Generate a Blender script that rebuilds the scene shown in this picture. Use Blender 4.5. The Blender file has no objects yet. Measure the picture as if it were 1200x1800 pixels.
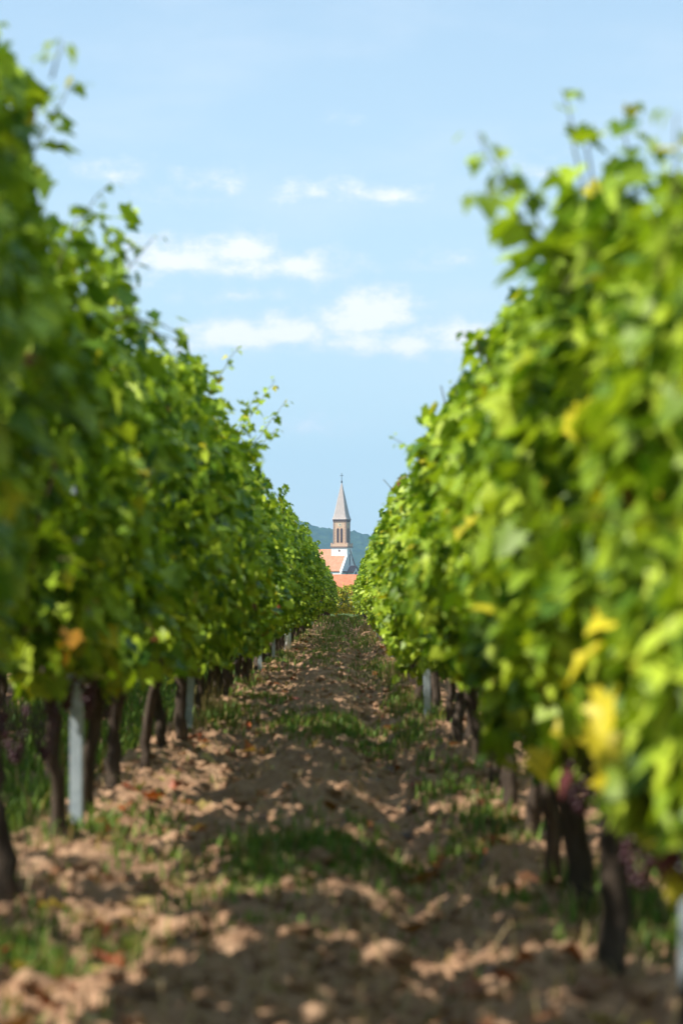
import bpy, math, random
import numpy as np

scene = bpy.context.scene
COL = scene.collection

# ------------------------------------------------------------------ camera
F = 85.0 / 36.0 * 1800.0            # focal length in photo pixels (4250)
EYE = 0.9
cam_d = bpy.data.cameras.new("camera")
cam_d.sensor_fit = 'VERTICAL'
cam_d.sensor_height = 36.0
cam_d.sensor_width = 24.0
cam_d.lens = 85.0
cam_d.clip_start = 0.05
cam_d.clip_end = 30000.0
cam_d.dof.use_dof = True
cam_d.dof.focus_distance = 260.0
cam_d.dof.aperture_fstop = 3.3
cam_d.dof.aperture_blades = 0
cam = bpy.data.objects.new("camera", cam_d)
COL.objects.link(cam)
cam.location = (0, 0, EYE)
cam.rotation_euler = (math.radians(90) + 145.0 / F, 0, 11.0 / F)
scene.camera = cam

# ------------------------------------------------------------------ sun, sky
SUN_EL = math.radians(47)
SUN_A = math.radians(17)            # how far the sun stands behind the photographer's left shoulder
sdir = np.array([-math.cos(SUN_A) * math.cos(SUN_EL), -math.sin(SUN_A) * math.cos(SUN_EL), math.sin(SUN_EL)])
sun_d = bpy.data.lights.new("sun", 'SUN')
sun_d.energy = 5.0
sun_d.angle = math.radians(0.53)
sun_d.color = (1.0, 0.94, 0.84)
sun = bpy.data.objects.new("sun", sun_d)
COL.objects.link(sun)
from mathutils import Vector
sun.rotation_euler = Vector((-sdir[0], -sdir[1], -sdir[2])).to_track_quat('-Z', 'Y').to_euler()
sun.location = (-30, -15, 40)

world = bpy.data.worlds.new("World")
scene.world = world
world.use_nodes = True
WN = world.node_tree.nodes
WL = world.node_tree.links
WN.clear()
w_out = WN.new('ShaderNodeOutputWorld')
w_bg = WN.new('ShaderNodeBackground')
w_bg.inputs['Strength'].default_value = 0.12
sky = WN.new('ShaderNodeTexSky')
sky.sky_type = 'NISHITA'
sky.sun_disc = False
sky.sun_elevation = SUN_EL
sky.sun_rotation = math.atan2(-math.cos(SUN_A), -math.sin(SUN_A))
sky.altitude = 200
sky.air_density = 1.0
sky.dust_density = .8
sky.ozone_density = 1.6


def wmath(op, a, b=None, c=None, clamp=False):
    n = WN.new('ShaderNodeMath')
    n.operation = op
    n.use_clamp = clamp
    for i, v in enumerate((a, b, c)):
        if v is None:
            continue
        if isinstance(v, (int, float)):
            n.inputs[i].default_value = v
        else:
            WL.new(v, n.inputs[i])
    return n.outputs[0]


w_tc = WN.new('ShaderNodeTexCoord')
w_sep = WN.new('ShaderNodeSeparateXYZ')
WL.new(w_tc.outputs['Generated'], w_sep.inputs[0])
front = wmath('GREATER_THAN', w_sep.outputs[1], 0.2)
ysafe = wmath('MAXIMUM', w_sep.outputs[1], 0.2)
cu = wmath('DIVIDE', w_sep.outputs[0], ysafe)
cv = wmath('DIVIDE', w_sep.outputs[2], ysafe)
w_comb = WN.new('ShaderNodeCombineXYZ')
WL.new(cu, w_comb.inputs[0])
WL.new(cv, w_comb.inputs[1])


def wnoise(scale, detail, rough, stretch=(1, 1, 1), off=(0, 0, 0)):
    mp = WN.new('ShaderNodeMapping')
    mp.inputs['Scale'].default_value = stretch
    mp.inputs['Location'].default_value = off
    WL.new(w_comb.outputs[0], mp.inputs[0])
    n = WN.new('ShaderNodeTexNoise')
    n.inputs['Scale'].default_value = scale
    n.inputs['Detail'].default_value = detail
    n.inputs['Roughness'].default_value = rough
    WL.new(mp.outputs[0], n.inputs['Vector'])
    return n.outputs['Fac']


# cumulus banks: (azimuth, elevation) in radians from the row direction, half sizes, density
CLOUDS = [(.002, .197, .010, .005, .35), (-.098, .174, .018, .008, .55), (-.062, .170, .026, .008, .55),
          (-.048, .168, .020, .007, .55), (-.012, .166, .045, .008, .6), (.017, .165, .020, .006, .6),
          (-.072, .138, .034, .012, .95), (-.042, .142, .018, .011, .95), (-.02, .136, .028, .010, .95),
          (-.08, .128, .03, .006, .35), (.039, .138, .016, .007, .45), (-.045, .106, .026, .012, 1.0),
          (-.024, .108, .032, .011, .95), (.009, .115, .024, .013, 1.3), (.003, .104, .034, .009, .85),
          (.046, .107, .028, .011, 1.05), (.032, .099, .018, .007, .5), (-.02, .070, .03, .006, .25),
          (-.035, .0, .03, .004, .0), (.08, .175, .03, .006, .3), (.12, .13, .04, .010, .7),
          (-.05, .164, .07, .006, .45), (-.05, .134, .05, .009, .6), (.030, .103, .05, .009, .9), (-.05, .124, .05, .006, .4), (-.16, .12, .05, .012, .7), (.2, .16, .05, .012, .6), (-.22, .17, .05, .01, .5)]
mask = None
for (u, v, ru, rv, st) in CLOUDS:
    if st <= 0:
        continue
    s = WN.new('ShaderNodeVectorMath'); s.operation = 'SUBTRACT'
    WL.new(w_comb.outputs[0], s.inputs[0]); s.inputs[1].default_value = (u, v, 0)
    m = WN.new('ShaderNodeVectorMath'); m.operation = 'MULTIPLY'
    WL.new(s.outputs[0], m.inputs[0]); m.inputs[1].default_value = (1 / ru, 1 / rv, 0)
    sp = WN.new('ShaderNodeSeparateXYZ')
    WL.new(m.outputs[0], sp.inputs[0])
    vy = wmath('MAXIMUM', sp.outputs[1], wmath('MULTIPLY', sp.outputs[1], -1.7))
    ln = wmath('SQRT', wmath('ADD', wmath('MULTIPLY', sp.outputs[0], sp.outputs[0]), wmath('MULTIPLY', vy, vy)))
    f = wmath('MULTIPLY', wmath('SUBTRACT', 1.35, ln, clamp=False), st)
    f = wmath('MAXIMUM', f, -0.4)
    mask = f if mask is None else wmath('SMOOTH_MAX', mask, f, 0.15)
n1 = wnoise(95, 10, .6, (1, 1.5, 1))
n2 = wnoise(24, 4, .5, (1, 2.2, 1), (3.1, .7, 0))
turb = wmath('ADD', wmath('MULTIPLY', wmath('SUBTRACT', n1, .5), 1.7), wmath('MULTIPLY', wmath('SUBTRACT', n2, .5), 1.3))
dens = wmath('ADD', mask, turb)
mr = WN.new('ShaderNodeMapRange'); mr.interpolation_type = 'SMOOTHSTEP'
mr.inputs['From Min'].default_value = -.02; mr.inputs['From Max'].default_value = 1.2
WL.new(dens, mr.inputs['Value'])
# faint high veil too
veil = wnoise(9, 5, .55, (1, 3.0, 1), (9, 2, 0))
mv = WN.new('ShaderNodeMapRange'); mv.interpolation_type = 'SMOOTHSTEP'
mv.inputs['From Min'].default_value = .42; mv.inputs['From Max'].default_value = .8
mv.inputs['To Max'].default_value = .34
WL.new(veil, mv.inputs['Value'])
cover = wmath('MULTIPLY', wmath('MAXIMUM', wmath('MULTIPLY', mr.outputs[0], .9), mv.outputs[0]), front)
ctone = WN.new('ShaderNodeMix'); ctone.data_type = 'RGBA'
ctone.inputs[6].default_value = (4.5, 5.1, 5.7, 1)
ctone.inputs[7].default_value = (6.2, 6.15, 6.1, 1)
mt = WN.new('ShaderNodeMapRange'); mt.interpolation_type = 'SMOOTHSTEP'
mt.inputs['From Min'].default_value = .25; mt.inputs['From Max'].default_value = 1.25
WL.new(dens, mt.inputs['Value'])
WL.new(mt.outputs[0], ctone.inputs[0])
# the clear sky a little paler and higher in key, as over a hazy plain
pale = WN.new('ShaderNodeMix'); pale.data_type = 'RGBA'
w_el = WN.new('ShaderNodeMapRange')
w_el.inputs['From Min'].default_value = .0; w_el.inputs['From Max'].default_value = .27
w_el.inputs['To Min'].default_value = .95; w_el.inputs['To Max'].default_value = .38
WL.new(w_sep.outputs[2], w_el.inputs['Value'])
WL.new(w_el.outputs[0], pale.inputs[0])
pale.inputs[7].default_value = (3.6, 4.8, 5.4, 1)
WL.new(sky.outputs[0], pale.inputs[6])
cmix = WN.new('ShaderNodeMix'); cmix.data_type = 'RGBA'
WL.new(cover, cmix.inputs[0])
WL.new(pale.outputs[2], cmix.inputs[6])
WL.new(ctone.outputs[2], cmix.inputs[7])
WL.new(cmix.outputs[2], w_bg.inputs['Color'])
WL.new(w_bg.outputs[0], w_out.inputs['Surface'])

# ------------------------------------------------------------------ exposure, renderer
scene.view_settings.view_transform = 'Standard'
scene.view_settings.look = 'None'
scene.view_settings.exposure = 0.7
scene.view_settings.gamma = 1.0
scene.cycles.use_denoising = True
scene.cycles.max_bounces = 8
scene.cycles.transmission_bounces = 5
scene.cycles.volume_bounces = 0
scene.cycles.sample_clamp_indirect = 6.0

# ------------------------------------------------------------------ helpers


def tag(o, label=None, cat=None, group=None, kind=None):
    if label: o['label'] = label
    if cat: o['category'] = cat
    if group: o['group'] = group
    if kind: o['kind'] = kind
    return o


def empty(name, loc, rz=0.0):
    o = bpy.data.objects.new(name, None)
    o.empty_display_size = .2
    COL.objects.link(o)
    o.location = loc
    o.rotation_euler = (0, 0, rz)
    return o


def link(name, me, parent=None):
    o = bpy.data.objects.new(name, me)
    COL.objects.link(o)
    if parent is not None:
        o.parent = parent
    return o


def mesh_np(name, verts, faces, mat, cols=None, smooth=False):
    """verts (n,3); faces (m,k) array or list of such arrays; cols (n,3) per-vertex own colour."""
    verts = np.asarray(verts, dtype=np.float32)
    if not isinstance(faces, list):
        faces = [faces]
    faces = [np.asarray(f, dtype=np.int32) for f in faces if len(f)]
    me = bpy.data.meshes.new(name)
    me.vertices.add(len(verts))
    me.vertices.foreach_set('co', verts.ravel())
    loops = np.concatenate([f.ravel() for f in faces])
    tot = np.concatenate([np.full(len(f), f.shape[1], dtype=np.int32) for f in faces])
    start = np.concatenate([[0], np.cumsum(tot)[:-1]]).astype(np.int32)
    me.loops.add(len(loops))
    me.loops.foreach_set('vertex_index', loops)
    me.polygons.add(len(tot))
    me.polygons.foreach_set('loop_start', start)
    me.polygons.foreach_set('loop_total', tot)
    if smooth:
        me.polygons.foreach_set('use_smooth', np.ones(len(tot), dtype=bool))
    if cols is not None:
        at = me.color_attributes.new('own_colour', 'FLOAT_COLOR', 'POINT')
        c = np.ones((len(verts), 4), dtype=np.float32)
        c[:, :3] = cols
        at.data.foreach_set('color', c.ravel())
    me.update(calc_edges=True)
    me.validate()
    if mat is not None:
        me.materials.append(mat)
    return me


class MB:
    """collects simple solids into one mesh"""
    def __init__(self):
        self.v, self.f = [], []

    def add(self, verts, faces):
        n = len(self.v)
        self.v += [tuple(p) for p in verts]
        self.f += [tuple(i + n for i in f) for f in faces]

    def box(self, x0, x1, y0, y1, z0, z1):
        self.add([(x0, y0, z0), (x1, y0, z0), (x1, y1, z0), (x0, y1, z0), (x0, y0, z1), (x1, y0, z1), (x1, y1, z1), (x0, y1, z1)],
                 [(3, 2, 1, 0), (4, 5, 6, 7), (0, 1, 5, 4), (1, 2, 6, 5), (2, 3, 7, 6), (3, 0, 4, 7)])

    def prism(self, poly, axis, a, b):
        """poly of 2D points, extruded along axis from a to b (the 2D points fill the other two axes in order)"""
        def P(p, t):
            if axis == 'x': return (t, p[0], p[1])
            if axis == 'y': return (p[0], t, p[1])
            return (p[0], p[1], t)
        n = len(poly)
        self.add([P(p, a) for p in poly] + [P(p, b) for p in poly],
                 [tuple(range(n - 1, -1, -1)), tuple(range(n, 2 * n))] + [(i, (i + 1) % n, n + (i + 1) % n, n + i) for i in range(n)])

    def tube(self, pts, rad, n=8):
        pts = [Vector(p) for p in pts]
        if not hasattr(rad, '__len__'): rad = [rad] * len(pts)
        vs, fs = [], []
        for i, p in enumerate(pts):
            d = (pts[min(i + 1, len(pts) - 1)] - pts[max(i - 1, 0)]).normalized()
            a = d.orthogonal().normalized() if abs(d.z) < .99 else Vector((1, 0, 0))
            b = d.cross(a).normalized()
            a = b.cross(d)
            for k in range(n):
                t = 2 * math.pi * k / n
                vs.append(p + (a * math.cos(t) + b * math.sin(t)) * rad[i])
        for i in range(len(pts) - 1):
            for k in range(n):
                fs.append((i * n + k, i * n + (k + 1) % n, (i + 1) * n + (k + 1) % n, (i + 1) * n + k))
        fs.append(tuple(range(n - 1, -1, -1)))
        fs.append(tuple(range((len(pts) - 1) * n, len(pts) * n)))
        self.add(vs, fs)

    def mesh(self, name, mat, smooth=False):
        me = bpy.data.meshes.new(name)
        me.from_pydata(self.v, [], self.f)
        import bmesh
        bm = bmesh.new(); bm.from_mesh(me)
        bmesh.ops.recalc_face_normals(bm, faces=bm.faces)
        bm.to_mesh(me); bm.free()
        if smooth:
            for p in me.polygons: p.use_smooth = True
        me.materials.append(mat)
        return me

    def build(self, name, mat, parent=None, smooth=False):
        return link(name, self.mesh(name, mat, smooth), parent)


def _h(ix, iy, seed):
    h = (ix.astype(np.int64) * 374761393 + iy.astype(np.int64) * 668265263 + seed * 974634777) & 0xffffffff
    h = ((h ^ (h >> 13)) * 1274126177) & 0xffffffff
    h = ((h ^ (h >> 16)) * 2246822519) & 0xffffffff
    return ((h ^ (h >> 15)) & 0xffffff) / float(0xffffff)


def vnoise(x, y, seed=0):
    x = np.asarray(x, dtype=float); y = np.asarray(y, dtype=float)
    x0 = np.floor(x); y0 = np.floor(y)
    fx = x - x0; fy = y - y0
    fx = fx * fx * (3 - 2 * fx); fy = fy * fy * (3 - 2 * fy)
    a = _h(x0, y0, seed); b = _h(x0 + 1, y0, seed); c = _h(x0, y0 + 1, seed); d = _h(x0 + 1, y0 + 1, seed)
    return (a * (1 - fx) + b * fx) * (1 - fy) + (c * (1 - fx) + d * fx) * fy - .5


def fbm(x, y, seed=0, oct=4, gain=.5):
    r = 0; amp = 1.0
    for o in range(oct):
        r = r + amp * vnoise(x * 2 ** o + 17.3 * o, y * 2 ** o - 9.1 * o, seed + o * 11)
        amp *= gain
    return r


# ------------------------------------------------------------------ materials


class Mat:
    def __init__(self, name):
        self.m = bpy.data.materials.new(name)
        self.m.use_nodes = True
        self.N = self.m.node_tree.nodes
        self.L = self.m.node_tree.links
        self.b = self.N['Principled BSDF']
        self.out = self.N['Material Output']

    def noise(self, scale, detail=4, rough=.55, coord='Object', stretch=None):
        tc = self.N.new('ShaderNodeTexCoord')
        n = self.N.new('ShaderNodeTexNoise')
        n.inputs['Scale'].default_value = scale
        n.inputs['Detail'].default_value = detail
        n.inputs['Roughness'].default_value = rough
        src = tc.outputs[coord]
        if stretch:
            mp = self.N.new('ShaderNodeMapping'); mp.inputs['Scale'].default_value = stretch
            self.L.new(src, mp.inputs[0]); src = mp.outputs[0]
        self.L.new(src, n.inputs['Vector'])
        return n.outputs['Fac']

    def ramp(self, fac, stops):
        r = self.N.new('ShaderNodeValToRGB')
        el = r.color_ramp.elements
        while len(el) < len(stops): el.new(.5)
        for e, (p, c) in zip(el, stops):
            e.position = p; e.color = (*c, 1)
        self.L.new(fac, r.inputs[0])
        return r.outputs[0]

    def mix(self, fac, a, b, mode='MIX'):
        n = self.N.new('ShaderNodeMix'); n.data_type = 'RGBA'; n.blend_type = mode
        for i, v in ((0, fac), (6, a), (7, b)):
            if isinstance(v, (int, float)): n.inputs[i].default_value = v
            elif isinstance(v, tuple): n.inputs[i].default_value = (*v, 1)
            else: self.L.new(v, n.inputs[i])
        return n.outputs[2]

    def base(self, c, rough=.7, spec=.3, metal=0):
        if isinstance(c, tuple): self.b.inputs['Base Color'].default_value = (*c, 1)
        else: self.L.new(c, self.b.inputs['Base Color'])
        self.b.inputs['Roughness'].default_value = rough
        self.b.inputs['Specular IOR Level'].default_value = spec
        self.b.inputs['Metallic'].default_value = metal
        return self

    def bump(self, h, dist=.01, strength=.6):
        n = self.N.new('ShaderNodeBump')
        n.inputs['Distance'].default_value = dist
        n.inputs['Strength'].default_value = strength
        self.L.new(h, n.inputs['Height'])
        self.L.new(n.outputs[0], self.b.inputs['Normal'])
        return self


def leafy(name, transl, rough=.5, spec=.35, gain=1.0, tgain=(1.3, 1.25, .7)):
    M = Mat(name)
    at = M.N.new('ShaderNodeAttribute'); at.attribute_name = 'own_colour'
    n = M.noise(38, 3, .6)
    mott = M.ramp(n, [(.25, (.82, .82, .82)), (.75, (1.18, 1.18, 1.1))])
    c = M.mix(1.0, at.outputs['Color'], mott, 'MULTIPLY')
    M.base(c, rough, spec)
    t = M.N.new('ShaderNodeBsdfTranslucent')
    tc = M.mix(1.0, c, tgain, 'MULTIPLY')
    M.L.new(tc, t.inputs['Color'])
    mx = M.N.new('ShaderNodeMixShader'); mx.inputs[0].default_value = transl
    M.L.new(M.b.outputs[0], mx.inputs[1]); M.L.new(t.outputs[0], mx.inputs[2])
    M.L.new(mx.outputs[0], M.out.inputs['Surface'])
    return M.m


M_leaf = leafy('vine_leaf', .27, .45, .22, tgain=(1.15, 1.2, .4))
M_grass = leafy('grass_blade', .30, .6, .2)

_b = Mat('vine_bark')
_n = _b.noise(26, 6, .7, 'Object', (1, 1, .22))
_b.base(_b.ramp(_n, [(.25, (.028, .021, .016)), (.55, (.075, .056, .042)), (.8, (.16, .125, .095))]), .9, .15).bump(_n, .012, .9)
M_bark = _b.m

_s = Mat('soil')
_n1 = _s.noise(.9, 5, .6); _n2 = _s.noise(11, 6, .65); _n3 = _s.noise(60, 4, .6)
_c = _s.ramp(_n2, [(.25, (.14, .078, .048)), (.48, (.37, .222, .132)), (.78, (.66, .44, .285))])
_c = _s.mix(_s.ramp(_n1, [(.35, (0, 0, 0)), (.7, (.55, .55, .55))]), _c, (.40, .24, .15))
# far fields beyond the vineyard turn green by their distance down the land
_tc = _s.N.new('ShaderNodeTexCoord'); _sp = _s.N.new('ShaderNodeSeparateXYZ'); _s.L.new(_tc.outputs['Object'], _sp.inputs[0])
_mr = _s.N.new('ShaderNodeMapRange'); _mr.inputs['From Min'].default_value = 175; _mr.inputs['From Max'].default_value = 190
_s.L.new(_sp.outputs[1], _mr.inputs['Value'])
_far = _s.ramp(_s.noise(.02, 6, .6), [(.3, (.05, .085, .02)), (.7, (.10, .13, .035))])
_c = _s.mix(_mr.outputs[0], _c, _far)
_s.base(_c, .95, .08)
_hh = _s.N.new('ShaderNodeMath'); _hh.operation = 'ADD'; _s.L.new(_n2, _hh.inputs[0]); _s.L.new(_n3, _hh.inputs[1])
_s.bump(_hh.outputs[0], .03, .8)
M_soil = _s.m

_g = Mat('galvanised_steel')
_n = _g.noise(30, 4)
_g.base(_g.ramp(_n, [(.3, (.33, .40, .45)), (.7, (.50, .57, .61))]), .55, .4, .15)
M_steel = _g.m
_g = Mat('white_plastic_tube'); _g.base(_g.ramp(_g.noise(20), [(.3, (.62, .66, .66)), (.7, (.8, .82, .8))]), .5); M_tube = _g.m
_g = Mat('grape_skin'); _g.base(_g.ramp(_g.noise(40), [(.3, (.03, .008, .015)), (.7, (.085, .025, .04))]), .35, .4); M_grape = _g.m

_g = Mat('white_render'); _n = _g.noise(.6, 5)
_g.base(_g.ramp(_n, [(.3, (.74, .73, .72)), (.7, (.84, .83, .82))]), .85); M_white = _g.m
_g = Mat('sandstone'); _n = _g.noise(2.2, 5)
_br = _g.N.new('ShaderNodeTexBrick'); _br.inputs['Scale'].default_value = 1.0
_br.inputs['Brick Width'].default_value = .9; _br.inputs['Row Height'].default_value = .4; _br.inputs['Mortar Size'].default_value = .015
_br.inputs['Color1'].default_value = (.60, .385, .245, 1); _br.inputs['Color2'].default_value = (.66, .45, .30, 1); _br.inputs['Mortar'].default_value = (.5, .4, .3, 1)
_tc = _g.N.new('ShaderNodeTexCoord'); _mp = _g.N.new('ShaderNodeMapping'); _mp.inputs['Rotation'].default_value = (math.radians(90), 0, 0)
_g.L.new(_tc.outputs['Object'], _mp.inputs[0]); _g.L.new(_mp.outputs[0], _br.inputs['Vector'])
_g.base(_g.mix(.5, _br.outputs[0], _g.ramp(_n, [(.3, (.58, .37, .235)), (.7, (.70, .48, .32))])), .85); M_stone = _g.m
_g = Mat('dark_sandstone'); _g.base(_g.ramp(_g.noise(3), [(.3, (.16, .09, .07)), (.7, (.30, .18, .14))]), .85); M_dstone = _g.m
_g = Mat('quoin_stone'); _g.base(_g.ramp(_g.noise(3), [(.3, (.30, .18, .13)), (.7, (.46, .30, .22))]), .85); M_quoin = _g.m
_g = Mat('louvre'); _g.base(_g.ramp(_g.noise(8), [(.3, (.045, .025, .028)), (.7, (.085, .045, .045))]), .7); M_louvre = _g.m
_g = Mat('spire_slate'); _n = _g.noise(3.5, 5, .6, 'Object', (1, 1, .35))
_g.base(_g.ramp(_n, [(.3, (.36, .30, .27)), (.7, (.54, .46, .42))]), .7, .2); M_slate = _g.m
def tile_mat(name, a, b, c):
    g = Mat(name)
    n = g.noise(1.1, 6, .65)
    w = g.N.new('ShaderNodeTexWave'); w.inputs['Scale'].default_value = 1.6; w.inputs['Distortion'].default_value = 1.0; w.bands_direction = 'Z'
    tc = g.N.new('ShaderNodeTexCoord'); g.L.new(tc.outputs['Object'], w.inputs['Vector'])
    col = g.ramp(n, [(.28, a), (.52, b), (.78, c)])
    col = g.mix(g.ramp(w.outputs['Fac'], [(.0, (0, 0, 0)), (1., (.25, .25, .25))]), col, a)
    g.base(col, .85, .2)
    return g.m
M_tile = tile_mat('clay_tile_roof', (.42, .17, .09), (.56, .25, .14), (.64, .32, .2))
M_tile_red = tile_mat('red_tile_roof', (.42, .14, .065), (.60, .205, .10), (.66, .28, .16))
_g = Mat('dark_metal'); _g.base((.05, .05, .06), .5); M_iron = _g.m
_g = Mat('grey_roof'); _g.base(_g.ramp(_g.noise(2), [(.3, (.30, .31, .33)), (.7, (.44, .45, .47))]), .7); M_groof = _g.m
_g = Mat('window_glass'); _g.base((.05, .06, .075), .15, .5); M_glass = _g.m
_g = Mat('clock_face'); _g.base(_g.ramp(_g.noise(6), [(.3, (.62, .52, .38)), (.7, (.72, .62, .48))]), .6); M_clock = _g.m
_g = Mat('wooded_hill'); _n = _g.noise(.05, 6, .65); _n2 = _g.noise(.011, 4, .5)
_c = _g.mix(_g.ramp(_n2, [(.35, (.0, .0, .0)), (.65, (.7, .7, .7))]), _g.ramp(_n, [(.28, (.014, .03, .011)), (.72, (.062, .10, .032))]), (.045, .07, .028))  # paler tones put sunlit clumps of trees into the colour
_g.base(_c, .95, .05); _g.bump(_n, 5, .8); M_hill = _g.m

# ------------------------------------------------------------------ ground


def smooth(a, b, t):
    t = np.clip((t - a) / (b - a), 0, 1)
    return t * t * (3 - 2 * t)


def macro(y):
    y = np.asarray(y, dtype=float)
    z = -.78 * smooth(80, 176, y) - 1.2 * smooth(190, 480, y) + 3.4 * smooth(500, 820, y)
    return z


ROWS = [-6.15, -4.45, -2.75, -1.05, .64, 2.34, 4.04, 5.74]


def ground(x, y):
    x = np.asarray(x, dtype=float); y = np.asarray(y, dtype=float)
    z = macro(y)
    vine = smooth(195, 180, y)
    near = smooth(45, 14, y)
    ridge = 0
    for r in ROWS:
        ridge = ridge + .015 * np.exp(-((x - r) / .24) ** 2)
    wob = .06 * vnoise(y * .35, y * 0, 77)
    ruts = -.085 * np.exp(-((x - .20 - wob) / .13) ** 2) - .035 * np.exp(-((x + .62 - wob) / .16) ** 2) + .03 * np.exp(-((x + .2) / .25) ** 2)
    lane = np.where(np.abs(x) < 1.2, 1.0, .4)
    clod = .10 * fbm(x * 1.9, y * 2.6, 3, 3, .5) + lane * (.065 * np.abs(fbm(x * 7, y * 6, 9, 2)) + near * .05 * (fbm(x * 21, y * 19, 14, 2, .6) + .35 * np.abs(vnoise(x * 33, y * 31, 15))))
    side = smooth(9, 5, np.abs(x))
    z = z + vine * side * (ridge + ruts + clod - .045)
    z = z + (1 - vine) * .3 * fbm(x * .02, y * .02, 5, 3)
    return z


def make_ground():
    xs = [np.arange(-1.5, 1.3001, .022)]
    def grow(s, sign, step):
        out = []; p = s
        while abs(p) < 6500:
            p += sign * step; out.append(p)
            step = min(step * 1.16, 900) if abs(p) > 4 else max(step, .05)
        return np.array(out)
    l = grow(-1.5, -1, .03)[::-1]; r = grow(1.3, 1, .03)
    xs = np.concatenate([l, xs[0], r])
    ys = [2.4]
    while ys[-1] < 14000:
        y = ys[-1]
        k = .0042 if y < 60 else (.012 if y < 180 else .05)
        ys.append(y + k * y)
    back = [-400, -150, -60, -25, -10, -4, -1, 0, .8, 1.6]
    ys = np.array(back + ys)
    X, Y = np.meshgrid(xs, ys)
    Z = ground(X, Y)
    nx, ny = len(xs), len(ys)
    v = np.stack([X.ravel(), Y.ravel(), Z.ravel()], 1)
    i = np.arange(ny - 1)[:, None] * nx + np.arange(nx - 1)[None, :]
    f = np.stack([i, i + 1, i + nx + 1, i + nx], -1).reshape(-1, 4)
    o = link('ground', mesh_np('ground', v, f, M_soil, smooth=True))
    tag(o, 'brown tilled soil of the lane between the vine rows, falling away to the village', 'ground', kind='structure')


make_ground()


def gz(x, y):
    return float(ground(np.array([x]), np.array([y]))[0])


# ------------------------------------------------------------------ hill behind the village


def make_hill():
    xs = np.concatenate([np.linspace(-2600, -330, 90), np.arange(-324, 330, 3.2), np.linspace(334, 2600, 90)])
    ys = np.concatenate([np.linspace(2300, 3000, 40), np.linspace(3006, 3420, 110), np.linspace(3440, 4200, 25)])
    X, Y = np.meshgrid(xs, ys)
    crest = 3400.0
    # ridge falls away to the right, a slow swell to the left
    H = 91 - .205 * X - 30 * smooth(200, 900, X) + 10 * fbm(X / 260., Y * 0, 41, 3)
    H = np.clip(H, 30, 230)
    t = np.clip((Y - 2300) / (crest - 2300), 0, 1)
    up = t ** 1.25
    dn = np.clip((Y - crest) / 800, 0, 1)
    Z = H * up * (1 - .8 * dn ** 1.5)
    trees = smooth(2320, 2380, Y)
    Z = Z + trees * (3.6 * np.abs(fbm(X / 8.5, Y / 10., 61, 2)) * 2 + 9 * fbm(X / 60., Y / 80., 62, 2))
    Z -= 2
    nx, ny = len(xs), len(ys)
    v = np.stack([X.ravel(), Y.ravel(), Z.ravel()], 1)
    i = np.arange(ny - 1)[:, None] * nx + np.arange(nx - 1)[None, :]
    f = np.stack([i, i + 1, i + nx + 1, i + nx], -1).reshape(-1, 4)
    o = link('hills', mesh_np('hills', v, f, M_hill, smooth=False))
    tag(o, 'wooded blue green hill behind the church spire', 'hill', kind='structure')


make_hill()

# ------------------------------------------------------------------ church


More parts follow.
